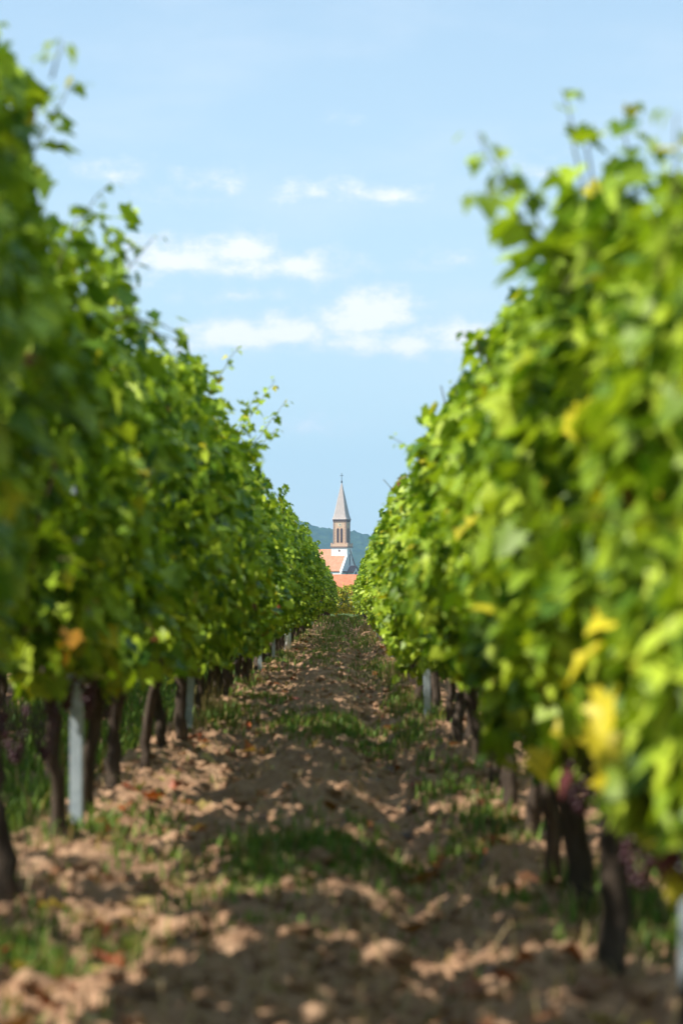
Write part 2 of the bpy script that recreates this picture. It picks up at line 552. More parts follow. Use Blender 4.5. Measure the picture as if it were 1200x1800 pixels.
def make_church():
    t = math.radians(17.5)
    D = 850.0
    s = F / D
    cx, cy = (600 - 611) / s, D
    T = 5.7                                                   # side of the tower's white base
    # the tower's middle is local (-T/2, 0)
    ox = cx + (T / 2) * math.cos(t)
    oy = cy - (T / 2) * math.sin(t)
    zg = float(macro(np.array([850.0]))[0])
    z = lambda py: EYE + (1045 - py) / s - zg
    ch = empty('church', (ox, oy, zg), -t)
    tag(ch, 'white village church with orange tiled nave and pointed stone belfry tower', 'church')
    W, Ln = 8.7, 40.0
    eave, ridge = z(1002.5), z(965)
    m = MB(); m.prism([(-W, -1.5), (W, -1.5), (W, eave - .2), (0, ridge - .35), (-W, eave - .2)], 'x', -Ln, 0)
    m.build('wall', M_white, ch)
    k = (ridge - eave) / W
    m = MB()
    for sg in (-1, 1):
        e = W + .28
        poly = [(sg * e, eave - .28 * k), (0, ridge), (0, ridge - .3), (sg * e, eave - .28 * k - .3)]
        m.prism(poly, 'x', -Ln - .3, -.55)
    m.build('roof', M_tile, ch)
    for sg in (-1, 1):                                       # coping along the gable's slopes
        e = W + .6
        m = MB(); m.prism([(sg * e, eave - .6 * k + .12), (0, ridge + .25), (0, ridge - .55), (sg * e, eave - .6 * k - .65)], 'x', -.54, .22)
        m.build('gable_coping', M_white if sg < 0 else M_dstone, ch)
    m = MB(); m.box(-Ln, .12, -W - .12, -W - .003, eave - .72, eave - .55); m.build('cornice', M_dstone, ch)
    m = MB(); m.box(.003, .35, -W, W, eave - .85, eave - .35); m.build('cornice', M_dstone, ch)
    # tower base
    h = T / 2
    x1 = .16
    m = MB(); m.box(-T, x1, -h, h, eave - 2, z(962.5)); m.build('tower_base', M_white, ch)
    m = MB()
    m.box(-T - .32, x1 + .32, -h - .32, h + .32, z(962.5) + .003, z(960.8))
    m.build('cornice', M_dstone, ch)
    m = MB()                                                 # parapet: a wall ring with stone posts
    a, b = -T - .12, x1 + .12
    zt = z(956.2)
    m.box(a, b, -h - .12, -h + .18, z(960.8) + .003, zt); m.box(a, b, h - .18, h + .12, z(960.8) + .003, zt)
    m.box(a, a + .3, -h + .18, h - .18, z(960.8) + .003, zt); m.box(b - .3, b, -h + .18, h - .18, z(960.8) + .003, zt)
    for px in (a - .06, b - .44):
        for py in (-h - .18, h - .32):
            m.box(px, px + .5, py, py + .5, z(960.8) + .004, zt + .35)
    m.build('parapet', M_stone, ch)
    # belfry
    B = 2.32
    cxl = (x1 - T) / 2
    zb, ze = z(960.8), z(914.5)
    m = MB(); m.box(cxl - B, cxl + B, -B, B, zb, ze); m.build('belfry', M_stone, ch)
    for sx in (-1, 1):
        for sy in (-1, 1):
            m = MB()
            q = 0
            zz = zb
            while zz < ze - .6:
                w = .62 if q % 2 else .42
                x_in, x_o = cxl + sx * (B - w), cxl + sx * (B + .06)
                y_in, y_o = sy * (B - w), sy * (B + .06)
                m.box(min(x_in, x_o), max(x_in, x_o), min(y_in, y_o), max(y_in, y_o), zz, zz + .5)
                zz += .5; q += 1
            m.build('quoin', M_quoin, ch)
    def arch(w, z0, z1):
        return [(-w, z0), (w, z0), (w, z1 - 1.2 * w), (w * .6, z1 - .45 * w), (0, z1), (-w * .6, z1 - .45 * w), (-w, z1 - 1.2 * w)]
    zlo, zhi = z(954), z(928.3)
    for off in (-.68, .68):
        for face in range(4):
            m = MB(); mf = MB()
            poly = [(p + off, q) for p, q in arch(.42, zlo, zhi)]
            polyf = [(p + off, q) for p, q in arch(.56, zlo - .12, zhi + .2)]
            if face == 0:
                mf.prism([(cxl + p, q) for p, q in polyf], 'y', -B - .05, -B + .1); m.prism([(cxl + p, q) for p, q in poly], 'y', -B - .08, -B + .1)
            elif face == 1:
                mf.prism(polyf, 'x', cxl + B - .1, cxl + B + .05); m.prism(poly, 'x', cxl + B - .1, cxl + B + .08)
            elif face == 2:
                mf.prism([(cxl + p, q) for p, q in polyf], 'y', B - .1, B + .05); m.prism([(cxl + p, q) for p, q in poly], 'y', B - .1, B + .08)
            else:
                mf.prism(polyf, 'x', cxl - B - .05, cxl - B + .1); m.prism(poly, 'x', cxl - B - .08, cxl - B + .1)
            w = mf.build('belfry_window', M_stone, ch)
            m.build('louvre', M_louvre, w)
    # clock on the two faces seen
    def disc(r, n=24): return [(r * math.cos(2 * math.pi * i / n), r * math.sin(2 * math.pi * i / n)) for i in range(n)]
    zc = z(922.8)
    for face in (0, 1):
        m = MB(); hs = (MB(), MB())
        if face == 0:
            m.prism([(cxl + p, zc + q) for p, q in disc(.62)], 'y', -B - .06, -B + .05)
            hs[0].prism([(cxl - .05, zc - .1), (cxl + .05, zc - .1), (cxl + .03, zc + .5), (cxl - .03, zc + .5)], 'y', -B - .12, -B - .065)
            hs[1].prism([(cxl - .1, zc - .1), (cxl - .02, zc - .14), (cxl + .36, zc + .22), (cxl + .3, zc + .28)], 'y', -B - .16, -B - .125)
        else:
            m.prism([(p, zc + q) for p, q in disc(.62)], 'x', cxl + B - .05, cxl + B + .06)
            hs[0].prism([(-.05, zc - .1), (.05, zc - .1), (.03, zc + .5), (-.03, zc + .5)], 'x', cxl + B + .065, cxl + B + .12)
            hs[1].prism([(-.1, zc - .1), (-.02, zc - .14), (.36, zc + .22), (.3, zc + .28)], 'x', cxl + B + .125, cxl + B + .16)
        c = m.build('clock', M_clock, ch)
        for hm in hs: hm.build('clock_hand', M_iron, c)
    # corbel table and spire
    m = MB()
    m.box(cxl - B - .22, cxl + B + .22, -B - .22, B + .22, ze - .12, ze + .25)
    n = 11
    for i in range(n):
        o = -B + .1 + (2 * B - .2) * i / (n - 1)
        for sg in (-1, 1):
            m.box(cxl + o - .11, cxl + o + .11, min(sg * B, sg * (B + .2)), max(sg * B, sg * (B + .2)), ze - .62, ze - .123)
            m.box(cxl + min(sg * B, sg * (B + .2)), cxl + max(sg * B, sg * (B + .2)), o - .11, o + .11, ze - .62, ze - .123)
    m.build('corbel_table', M_dstone, ch)
    za = z(848.5)
    lv = [(2.78, ze + .253), (2.5, ze + .95), (2.22, ze + 2.0), (1.92, ze + 3.6), (1.0, ze + 8.6), (.10, za)]
    m = MB()
    rings = []
    for hw, zz in lv:
        c = hw * .88                                         # slightly chamfered arrises
        rings += [(cxl + hw, -c, zz), (cxl + hw, c, zz), (cxl + c, hw, zz), (cxl - c, hw, zz), (cxl - hw, c, zz), (cxl - hw, -c, zz), (cxl - c, -hw, zz), (cxl + c, -hw, zz)]
    fs = []
    for i in range(len(lv) - 1):
        for q in range(8):
            fs.append((i * 8 + q, i * 8 + (q + 1) % 8, (i + 1) * 8 + (q + 1) % 8, (i + 1) * 8 + q))
    fs.append(tuple(range(7, -1, -1))); fs.append(tuple(range((len(lv) - 1) * 8, len(lv) * 8)))
    m.add(rings, fs)
    m.build('spire', M_slate, ch)
    m = MB()
    zt = z(831)
    m.tube([(cxl, 0, za - .2), (cxl, 0, za + .2), (cxl, 0, za + .5), (cxl, 0, za + .8)], [.12, .3, .3, .08], 10)
    m.box(cxl - .075, cxl + .075, -.075, .075, za + .6, zt)
    zz = zt - 1.0
    m.box(cxl - .62, cxl - .076, -.07, .07, zz - .08, zz + .08); m.box(cxl + .076, cxl + .62, -.07, .07, zz - .08, zz + .08)
    m.build('cross', M_iron, ch)
    # oculus, slit window, porch
    m = MB(); m.prism([(cxl + p, z(968.2) + q) for p, q in disc(.36)], 'y', -h - .05, -h + .1); m.build('round_window', M_dstone, ch)
    m = MB(); m.prism([(p, q) for p, q in arch(.5, z(994), z(973.5))], 'x', x1 - .1, x1 + .06); m.build('slit_window', M_louvre, ch)
    m = MB()
    zp = z(1001)
    m.prism([(-3.4, -1.2), (3.4, -1.2), (3.4, zp - 1.1), (0, zp + .9), (-3.4, zp - 1.1)], 'x', .36, 2.4)
    po = m.build('porch', M_white, ch)
    m = MB()
    for sg in (-1, 1):
        m.prism([(sg * 3.9, zp - 1.3), (0, zp + 1.05), (0, zp + 1.35), (sg * 3.9, zp - .95)], 'x', .362, 2.75)
    m.build('porch_roof', M_dstone, po)
    m = MB(); m.prism(arch(1.5, -1, zp - .6), 'x', 2.3, 2.45); m.build('door', M_louvre, po)
    for i in range(6):                                       # tall nave windows down the lit side
        m = MB(); xw = -8.5 - i * 5.4
        m.prism([(xw + p, q) for p, q in arch(.7, 1.6, eave - 1.4)], 'y', -W - .05, -W + .1)
        m.build('nave_window', M_glass, ch)


make_church()

# ------------------------------------------------------------------ village houses, trees round the church


def house(name, label, X, Y, rz, L, Wd, wall_h, roof_h, roof_mat, hip=.0, chim=True, group=None):
    zg = float(ground(np.array([X]), np.array([Y]))[0])
    e = empty(name, (X, Y, zg), rz)
    tag(e, label, 'house', group)
    a, b = L / 2, Wd / 2
    m = MB()
    if hip:
        m.box(-a, a, -b, b, -1, wall_h)
    else:
        m.prism([(-b, -1), (b, -1), (b, wall_h), (0, wall_h + roof_h - .15), (-b, wall_h)], 'x', -a, a)
    m.build('wall', M_white, e)
    m = MB()
    o = .45
    z0 = wall_h - o * roof_h / b
    if hip:
        v = [(-a - o, -b - o, wall_h), (a + o, -b - o, wall_h), (a + o, b + o, wall_h), (-a - o, b + o, wall_h), (-a + hip, 0, wall_h + roof_h), (a - hip, 0, wall_h + roof_h)]
        v2 = [(p[0], p[1], p[2] + .003) for p in v]
        m.add(v2, [(0, 1, 5, 4), (1, 2, 5), (2, 3, 4, 5), (3, 0, 4), (3, 2, 1, 0)])
    else:
        for sg in (-1, 1):
            m.prism([(sg * (b + o), z0 + .03), (0, wall_h + roof_h + .03), (0, wall_h + roof_h + .28), (sg * (b + o), z0 + .28)], 'x', -a - o, a + o)
    rf = m.build('roof', roof_mat, e)
    if chim:
        m = MB(); m.box(a * .55, a * .55 + .7, b * .15, b * .15 + .7, wall_h + roof_h * .5, wall_h + roof_h + .55); m.build('chimney', M_dstone, rf)
    n = max(2, int(L / 3))
    for i in range(n):
        xw = -a + (i + .5) * L / n
        m = MB(); m.box(xw - .5, xw + .5, -b - .05, -b + .1, wall_h * .45, wall_h * .45 + 1.3)
        m.build('window', M_glass, e)
    return e


# the coral roof in front of the church
house('village_house', 'wide house with coral red tiled roof just in front of the church', 1.5, 500, 0, 22, 11, 2.6, 4.0, M_tile_red, hip=0, chim=False)
house('village_house', 'pale house with grey roof half hidden right of the church', 13.5, 905, .35, 13, 9, 5.5, 3.4, M_groof, chim=True)
house('village_house', 'white house with orange roof hidden behind the left vine row', -44, 640, -.2, 14, 9, 5, 4.2, M_tile)
house('village_house', 'white house with red roof hidden behind the right vine row', 36, 600, .15, 13, 9, 5, 4.4, M_tile_red)

# ------------------------------------------------------------------ leaves

HALF = [(.0, .04), (.20, -.17), (.43, -.10), (.35, .10), (.56, .30), (.33, .40), (.26, .58), (.0, .93)]
OUT = HALF + [(-x, y) for x, y in HALF[-2:0:-1]]
LV = np.array([(0, .24)] + OUT)
NLV = len(LV)
LF = np.array([(0, 1 + i, 1 + (i + 1) % (NLV - 1)) for i in range(NLV - 1)], dtype=np.int32)


def norm(a):
    return a / np.maximum(np.linalg.norm(a, axis=-1, keepdims=True), 1e-9)


def leaves_geo(rng, pos, nrm, tip, size):
    """lobed leaves with a folded midrib and a curling edge"""
    n = len(pos)
    nrm = norm(nrm)
    tip = norm(tip - nrm * np.sum(tip * nrm, 1, keepdims=True))
    side = np.cross(tip, nrm)
    fold = rng.uniform(.05, .45, (n, 1)); curl = rng.uniform(-.1, .55, (n, 1)); wv = rng.uniform(-.12, .12, (n, NLV))
    x = LV[None, :, 0] * rng.uniform(.88, 1.12, (n, 1)); y = LV[None, :, 1] * np.ones((n, 1))
    zz = fold * np.abs(x) - curl * (y ** 2) * .6 + wv * (np.abs(x) + .2)
    v = pos[:, None, :] + size[:, None, None] * (side[:, None, :] * x[..., None] + tip[:, None, :] * y[..., None] + nrm[:, None, :] * zz[..., None])
    f = (LF[None] + (np.arange(n) * NLV)[:, None, None]).reshape(-1, 3)
    return v.reshape(-1, 3), f


def leaf_cols(rng, n, yellow=.04, red=.008, warm=0.0):
    a = np.array([.045, .120, .009]); b = np.array([.335, .455, .030])
    t = rng.beta(1.3, 1.5, (n, 1)) + warm
    c = a * (1 - t) + b * t
    r = rng.random(n)
    lime = (r > .80)
    c[lime] = np.array([.42, .53, .045]) * rng.uniform(.75, 1.1, (lime.sum(), 1))
    yl = r < yellow
    c[yl] = np.array([.56, .50, .03]) * rng.uniform(.6, 1.1, (yl.sum(), 1))
    rd = (r > .5) & (r < .5 + red)
    c[rd] = np.array([.20, .055, .03]) * rng.uniform(.5, 1.2, (rd.sum(), 1))
    return c


class Bush:
    """collects leaves and stems of one foliage mesh"""
    def __init__(self): self.v, self.f, self.c, self.n = [], [], [], 0

    def put(self, v, f, c):
        self.v.append(v); self.f.append(f + self.n); self.c.append(c); self.n += len(v)

    def leaves(self, rng, pos, nrm, tip, size, col):
        v, f = leaves_geo(rng, pos, nrm, tip, size)
        self.put(v, f, np.repeat(col, NLV, 0))

    def stem(self, pts, r0, r1, col=(.10, .085, .03)):
        pts = np.asarray(pts, dtype=float); k = len(pts)
        rad = np.linspace(r0, r1, k)
        d = norm(np.gradient(pts, axis=0))
        a = norm(np.cross(d, np.array([.31, .9, .12]))); b = np.cross(d, a)
        ring = []
        for q in range(4):
            t = q * math.pi / 2
            ring.append(pts + rad[:, None] * (a * math.cos(t) + b * math.sin(t)))
        v = np.stack(ring, 1).reshape(-1, 3)
        f = []
        for i in range(k - 1):
            for q in range(4):
                p, s = i * 4 + q, i * 4 + (q + 1) % 4
                f += [(p, s, s + 4), (p, s + 4, p + 4)]
        self.put(v, np.array(f, dtype=np.int32), np.tile(np.array(col), (len(v), 1)))

    def shoot(self, rng, base, d, length, bend=(0, 0, -.25), leaf=.105, yellow=.05, warm=.25, step=.04):
        d = np.array(d, dtype=float); d /= np.linalg.norm(d)
        n = max(4, int(length / step))
        t = np.linspace(0, 1, n)
        pts = np.array(base) + length * (t[:, None] * d + (t ** 2)[:, None] * np.array(bend)) + np.cumsum(rng.normal(0, .006, (n, 3)), 0)
        self.stem(pts, .0042, .0015, (.13, .12, .03))
        idx = np.arange(1, n)
        p = pts[idx]
        ang = idx * 2.6 + rng.uniform(0, 6)
        outw = np.stack([np.cos(ang), np.sin(ang), np.zeros_like(ang)], 1) + rng.normal(0, .3, (len(idx), 3))
        size = leaf * (1.08 - .75 * t[idx]) * rng.uniform(.8, 1.2, len(idx))
        pos = p + norm(outw) * (.35 * size)[:, None]
        nr = outw * .5 + np.array([0, 0, .8]) + rng.normal(0, .35, (len(idx), 3))
        tip = outw + np.array([0, 0, -.5]) + rng.normal(0, .25, (len(idx), 3))
        self.leaves(rng, pos, nr, tip, size, leaf_cols(rng, len(idx), yellow, .004, warm))
        # a second smaller leaf here and there
        j = idx[rng.random(len(idx)) < .9]
        if len(j):
            o2 = rng.normal(0, 1, (len(j), 3)); o2[:, 2] *= .4
            sz = leaf * .7 * (1.08 - .7 * t[j])
            self.leaves(rng, pts[j] + norm(o2) * .04, o2 * .4 + np.array([0, 0, .8]), o2 + np.array([0, 0, -.6]), sz, leaf_cols(rng, len(j), yellow, .004, warm))

    def mesh(self, name):
        return mesh_np(name, np.concatenate(self.v), np.concatenate(self.f), M_leaf, np.concatenate(self.c))


def canopy(seed, n=1050, zb=.42, zt=2.0, half=.27, length=1.2, yellow=.04, red=.008, shoots=5, leaf=.118, low_yellow=0.0, holes=.30, shoot_len=(.2, .5)):
    rng = np.random.default_rng(seed)
    B = Bush()
    L = length / 2 + .12
    m = int(n * 2.5)
    y = rng.uniform(-L, L, m)
    u = rng.random(m)
    bell = np.cos(2 * math.pi * y / 1.2)
    ztop = zt + .08 * bell + .24 * vnoise(y * 2.2 + seed * 3.7, y * 0 + 1.3, seed) * 2
    zbot = zb - .03 * bell + .12 * vnoise(y * 2.6 + seed * 1.9, y * 0 + 4.1, seed + 5) * 2
    z = zbot + u * (ztop - zbot)
    h = (z - zb) / (zt - zb)
    prof = half * (.62 + .48 * np.sin(np.clip(h, 0, 1) * math.pi * .9 + .28))
    side = np.where(rng.random(m) < .5, -1.0, 1.0)
    lump = 1 + 1.15 * vnoise(y * 2.3 + 31 * side, z * 2.3, seed + 9) + .8 * vnoise(y * 5.1 + 13 * side, z * 5.1, seed + 19) + .32 * bell
    depth = 1 - .75 * rng.random(m) ** 1.8
    x = side * prof * lump * depth
    hole = vnoise(y * 2.9 + 5, z * 2.6, seed + 29) * 1.0 + vnoise(y * 6.5, z * 6.0, seed + 39) * .5
    keep = hole > -.5 * 1.0 + holes * .75 * 1.0 - .12 * rng.random(m)
    slit = vnoise(y * 2.7 + seed * .61, z * .45 + 3, seed + 49)
    keep &= slit > -.5 + holes * .8 + .1 * rng.random(m) - .1
    keep = keep | (rng.random(m) < .06)
    sel = np.nonzero(keep)[0][:n]
    x, y, z, side, h = x[sel], y[sel], z[sel], side[sel], h[sel]
    k = len(x)
    pos = np.stack([x, y, z], 1)
    nr = np.stack([side * .75, np.zeros(k), .35 + .55 * np.clip(h, 0, 1)], 1) + rng.normal(0, .62, (k, 3))
    tip = np.stack([side * .55, rng.normal(0, .55, k), -.85 + .2 * h], 1) + rng.normal(0, .2, (k, 3))
    size = leaf * rng.uniform(.62, 1.18, k)
    yl = leaf_cols(rng, k, yellow, red)
    if low_yellow:
        q = (rng.random(k) < low_yellow * np.clip(1.3 - h * 1.6, 0, 1))
        yl[q] = np.array([.52, .47, .03]) * rng.uniform(.65, 1.05, (q.sum(), 1))
    B.leaves(rng, pos, nr, tip, size, yl)
    # canes up through the foliage
    for i in range(6):
        y0 = rng.uniform(-.5, .5)
        p = np.array([[rng.normal(0, .03), y0 * .5, zb + .08], [rng.normal(0, .06), y0 * .85, zb + .6], [rng.normal(0, .08), y0, zt - .25], [rng.normal(0, .1), y0 + rng.normal(0, .06), zt + .05]])
        B.stem(p, .006, .003, (.09, .055, .03))
    for i in range(shoots):
        y0 = rng.uniform(-L + .1, L - .1)
        ln = rng.uniform(*shoot_len)
        d = np.array([rng.normal(0, .35), rng.normal(0, .4), 1.0])
        B.shoot(rng, (rng.normal(0, .1), y0, zt - .12), d, ln, (rng.normal(0, .3), rng.normal(0, .3), -.25 * rng.random()), leaf * .9, yellow, .2)
    for i in range(2):                                       # side shoots leaning into the lane
        sg = rng.choice([-1, 1])
        B.shoot(rng, (sg * half * .7, rng.uniform(-.5, .5), rng.uniform(zt * .5, zt * .9)), (sg, rng.normal(0, .5), rng.uniform(-.1, .7)), rng.uniform(.15, .3), (0, 0, -.45), leaf * .85, yellow, .15)
    return B


def trunk_mesh(seed, top=.62, r=.038):
    """gnarled trunk with a swollen head and two short arms, one mesh"""
    rng = np.random.default_rng(seed)
    m = 14; n = 12
    t = np.linspace(0, 1, m)
    cx = np.cumsum(rng.normal(0, .011, m)); cy = np.cumsum(rng.normal(0, .013, m)); cx -= cx[0]; cy -= cy[0]
    rad = r * (1.0 + .55 * np.exp(-t / .10) + .35 * np.exp(-((t - .92) / .14) ** 2)) * (1 + rng.normal(0, .07, m))
    z = -.06 + t * (top + .06)
    a = np.linspace(0, 2 * np.pi, n, endpoint=False)
    lob = 1 + .14 * np.sin(3 * a[None] + 2.2 * t[:, None] * 3 + rng.uniform(0, 6)) + .08 * np.sin(5 * a[None] - 4 * t[:, None]) + rng.normal(0, .05, (m, n))
    V = np.stack([cx[:, None] + rad[:, None] * lob * np.cos(a), cy[:, None] + rad[:, None] * lob * np.sin(a), z[:, None] + np.zeros((1, n))], -1).reshape(-1, 3)
    mb = MB()
    fs = [(i * n + k, i * n + (k + 1) % n, (i + 1) * n + (k + 1) % n, (i + 1) * n + k) for i in range(m - 1) for k in range(n)]
    fs.append(tuple(range((m - 1) * n, m * n)))
    mb.add(V.tolist(), fs)
    for sg in (-1, 1):
        p0 = Vector((cx[-1], cy[-1], top - .04))
        mb.tube([p0, p0 + Vector((.01, sg * .10, .07)), p0 + Vector((.02, sg * .28, .16)), p0 + Vector((0, sg * .5, .2))], [.026, .02, .014, .009], 7)
    return mb.mesh('trunk', M_bark, True)


# ------------------------------------------------------------------ grapes
import bmesh
def grape_mesh(seed):
    rng = random.Random(seed)
    bm = bmesh.new()
    for i in range(46):
        t = i / 46
        r = .045 * (1 - t) ** .6 + .006
        a = i * 2.4
        p = (r * math.cos(a) * rng.uniform(.6, 1), r * math.sin(a) * rng.uniform(.6, 1), -.17 * t)
        g = bmesh.ops.create_icosphere(bm, subdivisions=1, radius=rng.uniform(.0085, .0105))
        bmesh.ops.translate(bm, verts=g['verts'], vec=p)
    me = bpy.data.meshes.new('grape_cluster')
    for f in bm.faces: f.smooth = True
    bm.to_mesh(me); bm.free()
    me.materials.append(M_grape)
    return me


GRAPES = [grape_mesh(i) for i in range(3)]

# ------------------------------------------------------------------ vines
TRUNKS = [trunk_mesh(100 + i, .60 + .03 * (i % 3), .029 + .004 * (i % 4)) for i in range(7)]
FAR_L = [canopy(200 + i, 1500, .50, 1.92 + .09 * (i % 3), .26, leaf=.088, holes=.42, yellow=.012 + .012 * (i % 2), shoots=3, shoot_len=(.12, .3), red=.004).mesh('foliage') for i in range(8)]
FAR_R = [canopy(230 + i, 1550, .46, 1.80 + .06 * (i % 3), .20, leaf=.088, holes=.32, yellow=.015 + .015 * (i % 2), shoots=3, shoot_len=(.1, .22)).mesh('foliage') for i in range(8)]

GROUP_L = 'grapevines of the shaded left row'
GROUP_R = 'grapevines of the sunlit right row'
ORD = ['first', 'second', 'third', 'fourth', 'fifth', 'sixth', 'seventh', 'eighth', 'ninth', 'tenth', 'eleventh', 'twelfth', 'thirteenth', 'fourteenth']

rnd = random.Random(5)


def vine_root(x, y, label, group):
    e = empty('grapevine', (x, y, gz(x, y) - .01))
    return tag(e, label, 'grapevine', group)


def near_vine(x, y, label, group, cseed, extra=(), grapes=(), gold=(), **kw):
    e = vine_root(x, y, label, group)
    tk = link('trunk', TRUNKS[cseed % 7], e)
    tk.rotation_euler = (0, 0, math.pi * (cseed % 2))
    tk.scale = (.84, .9, 1.0)
    cp = canopy(cseed, **kw)
    if gold:
        rg = np.random.default_rng(cseed + 31)
        g = np.array(gold); k = len(g)
        cp.leaves(rg, g[:, :3], np.array([-.7 if g[0, 0] < 0 else .7, -.6, .5]) + rg.normal(0, .25, (k, 3)), np.array([-.2, 0, -1.]) + rg.normal(0, .25, (k, 3)), g[:, 3], np.where(g[:, 4:5] == 1, np.array([[.13, .04, .045]]), np.where(g[:, 4:5] == 2, np.array([[.50, .24, .03]]), np.array([[.62, .52, .03]]))) * rg.uniform(.8, 1.1, (k, 1)))
    link('foliage', cp.mesh('foliage'), e)
    rng = np.random.default_rng(cseed + 7000)
    for (base, d, ln, bend, lf) in extra:
        B = Bush(); B.shoot(rng, base, d, ln, bend, lf, .06, .3, .045)
        link('shoot', B.mesh('shoot'), e)
    for g in grapes:
        o = link('grape_cluster', GRAPES[cseed % 3], e); o.location = g
    return e


XL, XR = -1.05, .64
# amber leaves low on a few vines of the left row
AMBER = [(.20, -.1, .84, .075, 2), (.16, .05, .80, .08, 2), (.22, .25, .94, .07, 2), (.2, -.2, 1.02, .06, 0), (.24, .3, 1.2, .06, 2)]
# ---- left row, nearest first: (distance, label, canopy top, extra shoots)
L_NEAR = [
    (2.6, 'grapevine of the left row level with the camera, out of the picture', 2.1, []),
    (3.8, 'grapevine of the left row just short of the left picture edge', 2.1, []),
    (5.0, 'grapevine of the left row cut off by the left picture edge', 2.1, []),
    (6.2, 'nearest left row grapevine, yellowing, with a leafy shoot in the top left corner', 2.32, [((.12, .5, 2.0), (.25, .5, 1), .42, (.1, 0, -.1), .13), ((.05, .3, 2.05), (.1, .2, 1), .3, (0, 0, -.1), .125)]),
    (7.4, 'left row grapevine with a sunlit tree-like trunk at the left picture edge', 2.1, [((.15, .0, 1.95), (.2, .4, 1), .35, (.25, 0, -.2), .11)]),
    (8.6, 'left row grapevine whose dark trunk stands just left of the pale near post', 2.16, [((.16, .25, 1.9), (.35, .1, 1), .30, (.2, 0, -.1), .11)]),
    (9.8, 'left row grapevine directly behind the pale near post, low at its top', 1.66, []),
    (11.0, 'left row grapevine second beyond the pale near post, with a bushy raised top', 2.10, [((.1, 0, 1.98), (.05, 0, 1), .22, (0, 0, 0), .1)]),
    (12.2, 'left row grapevine third beyond the pale near post, with a bare dark trunk', 2.14, []),
    (13.4, 'left row grapevine fourth beyond the pale near post, two trunks short of the thin post', 2.20, []),
    (14.6, 'left row grapevine just before the thin second post, with a tall curling shoot', 2.30, [((.18, .2, 2.1), (.35, .2, 1), .40, (.1, 0, -.15), .1), ((.1, -.2, 2.05), (.2, 0, 1), .3, (0, 0, -.1), .1)]),
    (15.8, 'left row grapevine just beyond the thin second post, beside tall dry grass', 2.14, []),
    (17.0, 'left row grapevine second beyond the thin second post', 2.12, []),
    (18.2, 'left row grapevine with a long leafy shoot leaning out over the lane against the sky', 2.18, [((.15, .1, 1.95), (.5, .2, 1), .72, (.1, 0, .0), .13), ((.2, .25, 1.9), (.6, .2, .9), .62, (.1, 0, .05), .13), ((.15, .0, 1.95), (.45, -.1, 1), .5, (.1, 0, .05), .12), ((.2, .3, 1.85), (.75, .2, .7), .45, (.1, 0, .1), .12)]),
]
for i, (d, lab, zt, ex) in enumerate(L_NEAR):
    gr = [(.05, -.2, .62), (.08, .25, .60)] if 2 < i < 7 else ()
    near_vine(XL + rnd.uniform(-.03, .03), d, lab, GROUP_L, 300 + i, ex, gr, {4: AMBER, 10: AMBER}.get(i, ()), n=1850, zb=.74 if i < 5 else .58 if i < 9 else .52, zt=zt - .08, half=(.17 if i == 3 else .21 if i in (4, 6) else .27), yellow=.015, red=.004, shoots=5,
              shoot_len=(.10, .24), leaf=.086, holes=.485)
# the bright yellow leaves low on the two nearest vines (across, along, height, size)
GOLD = {0: [(-.17, .12, .83, .095, 0), (-.16, -.02, .75, .10, 0), (-.11, .22, .70, .09, 0), (-.15, -.10, .66, .08, 0), (-.07, .10, .93, .09, 0), (-.12, .36, .58, .085, 0), (-.04, .05, .60, .09, 0),
            (-.08, .2, 1.05, .085, 0), (-.05, .12, 1.16, .08, 0), (-.10, .42, .88, .08, 0), (-.12, .46, .66, .09, 0), (-.06, .3, .78, .085, 0), (-.04, .02, .46, .08, 1), (-.05, .12, .56, .07, 1), (-.02, .0, .42, .09, 0)],
        1: [(-.20, -.1, .54, .08, 0), (-.15, -.25, .62, .08, 0), (-.15, -.2, .5, .07, 1)]}
R_NEAR = [
    (4.47, 'nearest right row grapevine, big blurred yellow and red leaves at the right picture edge', 1.58, [((.0, .2, 1.55), (-.05, .2, 1), .36, (0, 0, -.1), .12)]),
    (5.67, 'right row grapevine with dark grapes over a thick dark trunk, shoots rising beside the sky', 1.84, [((-.14, -.2, 1.62), (-.62, .1, 1), .40, (.0, 0, .05), .13), ((-.10, -.15, 1.60), (-.55, .15, 1), .38, (.0, 0, .05), .13), ((-.05, .1, 1.8), (-.05, .1, 1), .34, (-.1, 0, -.05), .12), ((.02, .05, 1.8), (.05, .1, 1), .26, (0, 0, 0), .12)]),
    (6.87, 'right row grapevine on the second dark trunk from the right picture edge', 1.74, []),
    (8.07, 'right row grapevine behind the short sunlit trunk beside bare soil', 1.92, [((-.15, .1, 1.66), (-.3, 0, 1), .2, (0, 0, 0), .1)]),
    (9.27, 'right row grapevine fifth from the right picture edge, low hanging leaves', 1.74, []),
    (10.47, 'right row grapevine two before the dark gnarled trunks in shade', 1.94, [((-.12, 0, 1.66), (-.2, 0, 1), .16, (0, 0, 0), .1)]),
    (11.67, 'right row grapevine on the first of the dark gnarled trunks in shade', 1.78, []),
    (12.87, 'right row grapevine on the second of the dark gnarled trunks in shade', 1.95, []),
    (14.07, 'right row grapevine with a small shoot poking left into the sky above the lane', 1.80, [((-.2, 0, 1.72), (-1, .1, .55), .28, (0, 0, .1), .1)]),
    (15.27, 'right row grapevine two before the pale blue post', 1.94, []),
    (16.47, 'right row grapevine just before the pale blue post', 1.86, []),
    (17.67, 'right row grapevine just beyond the pale blue post', 1.82, []),
]
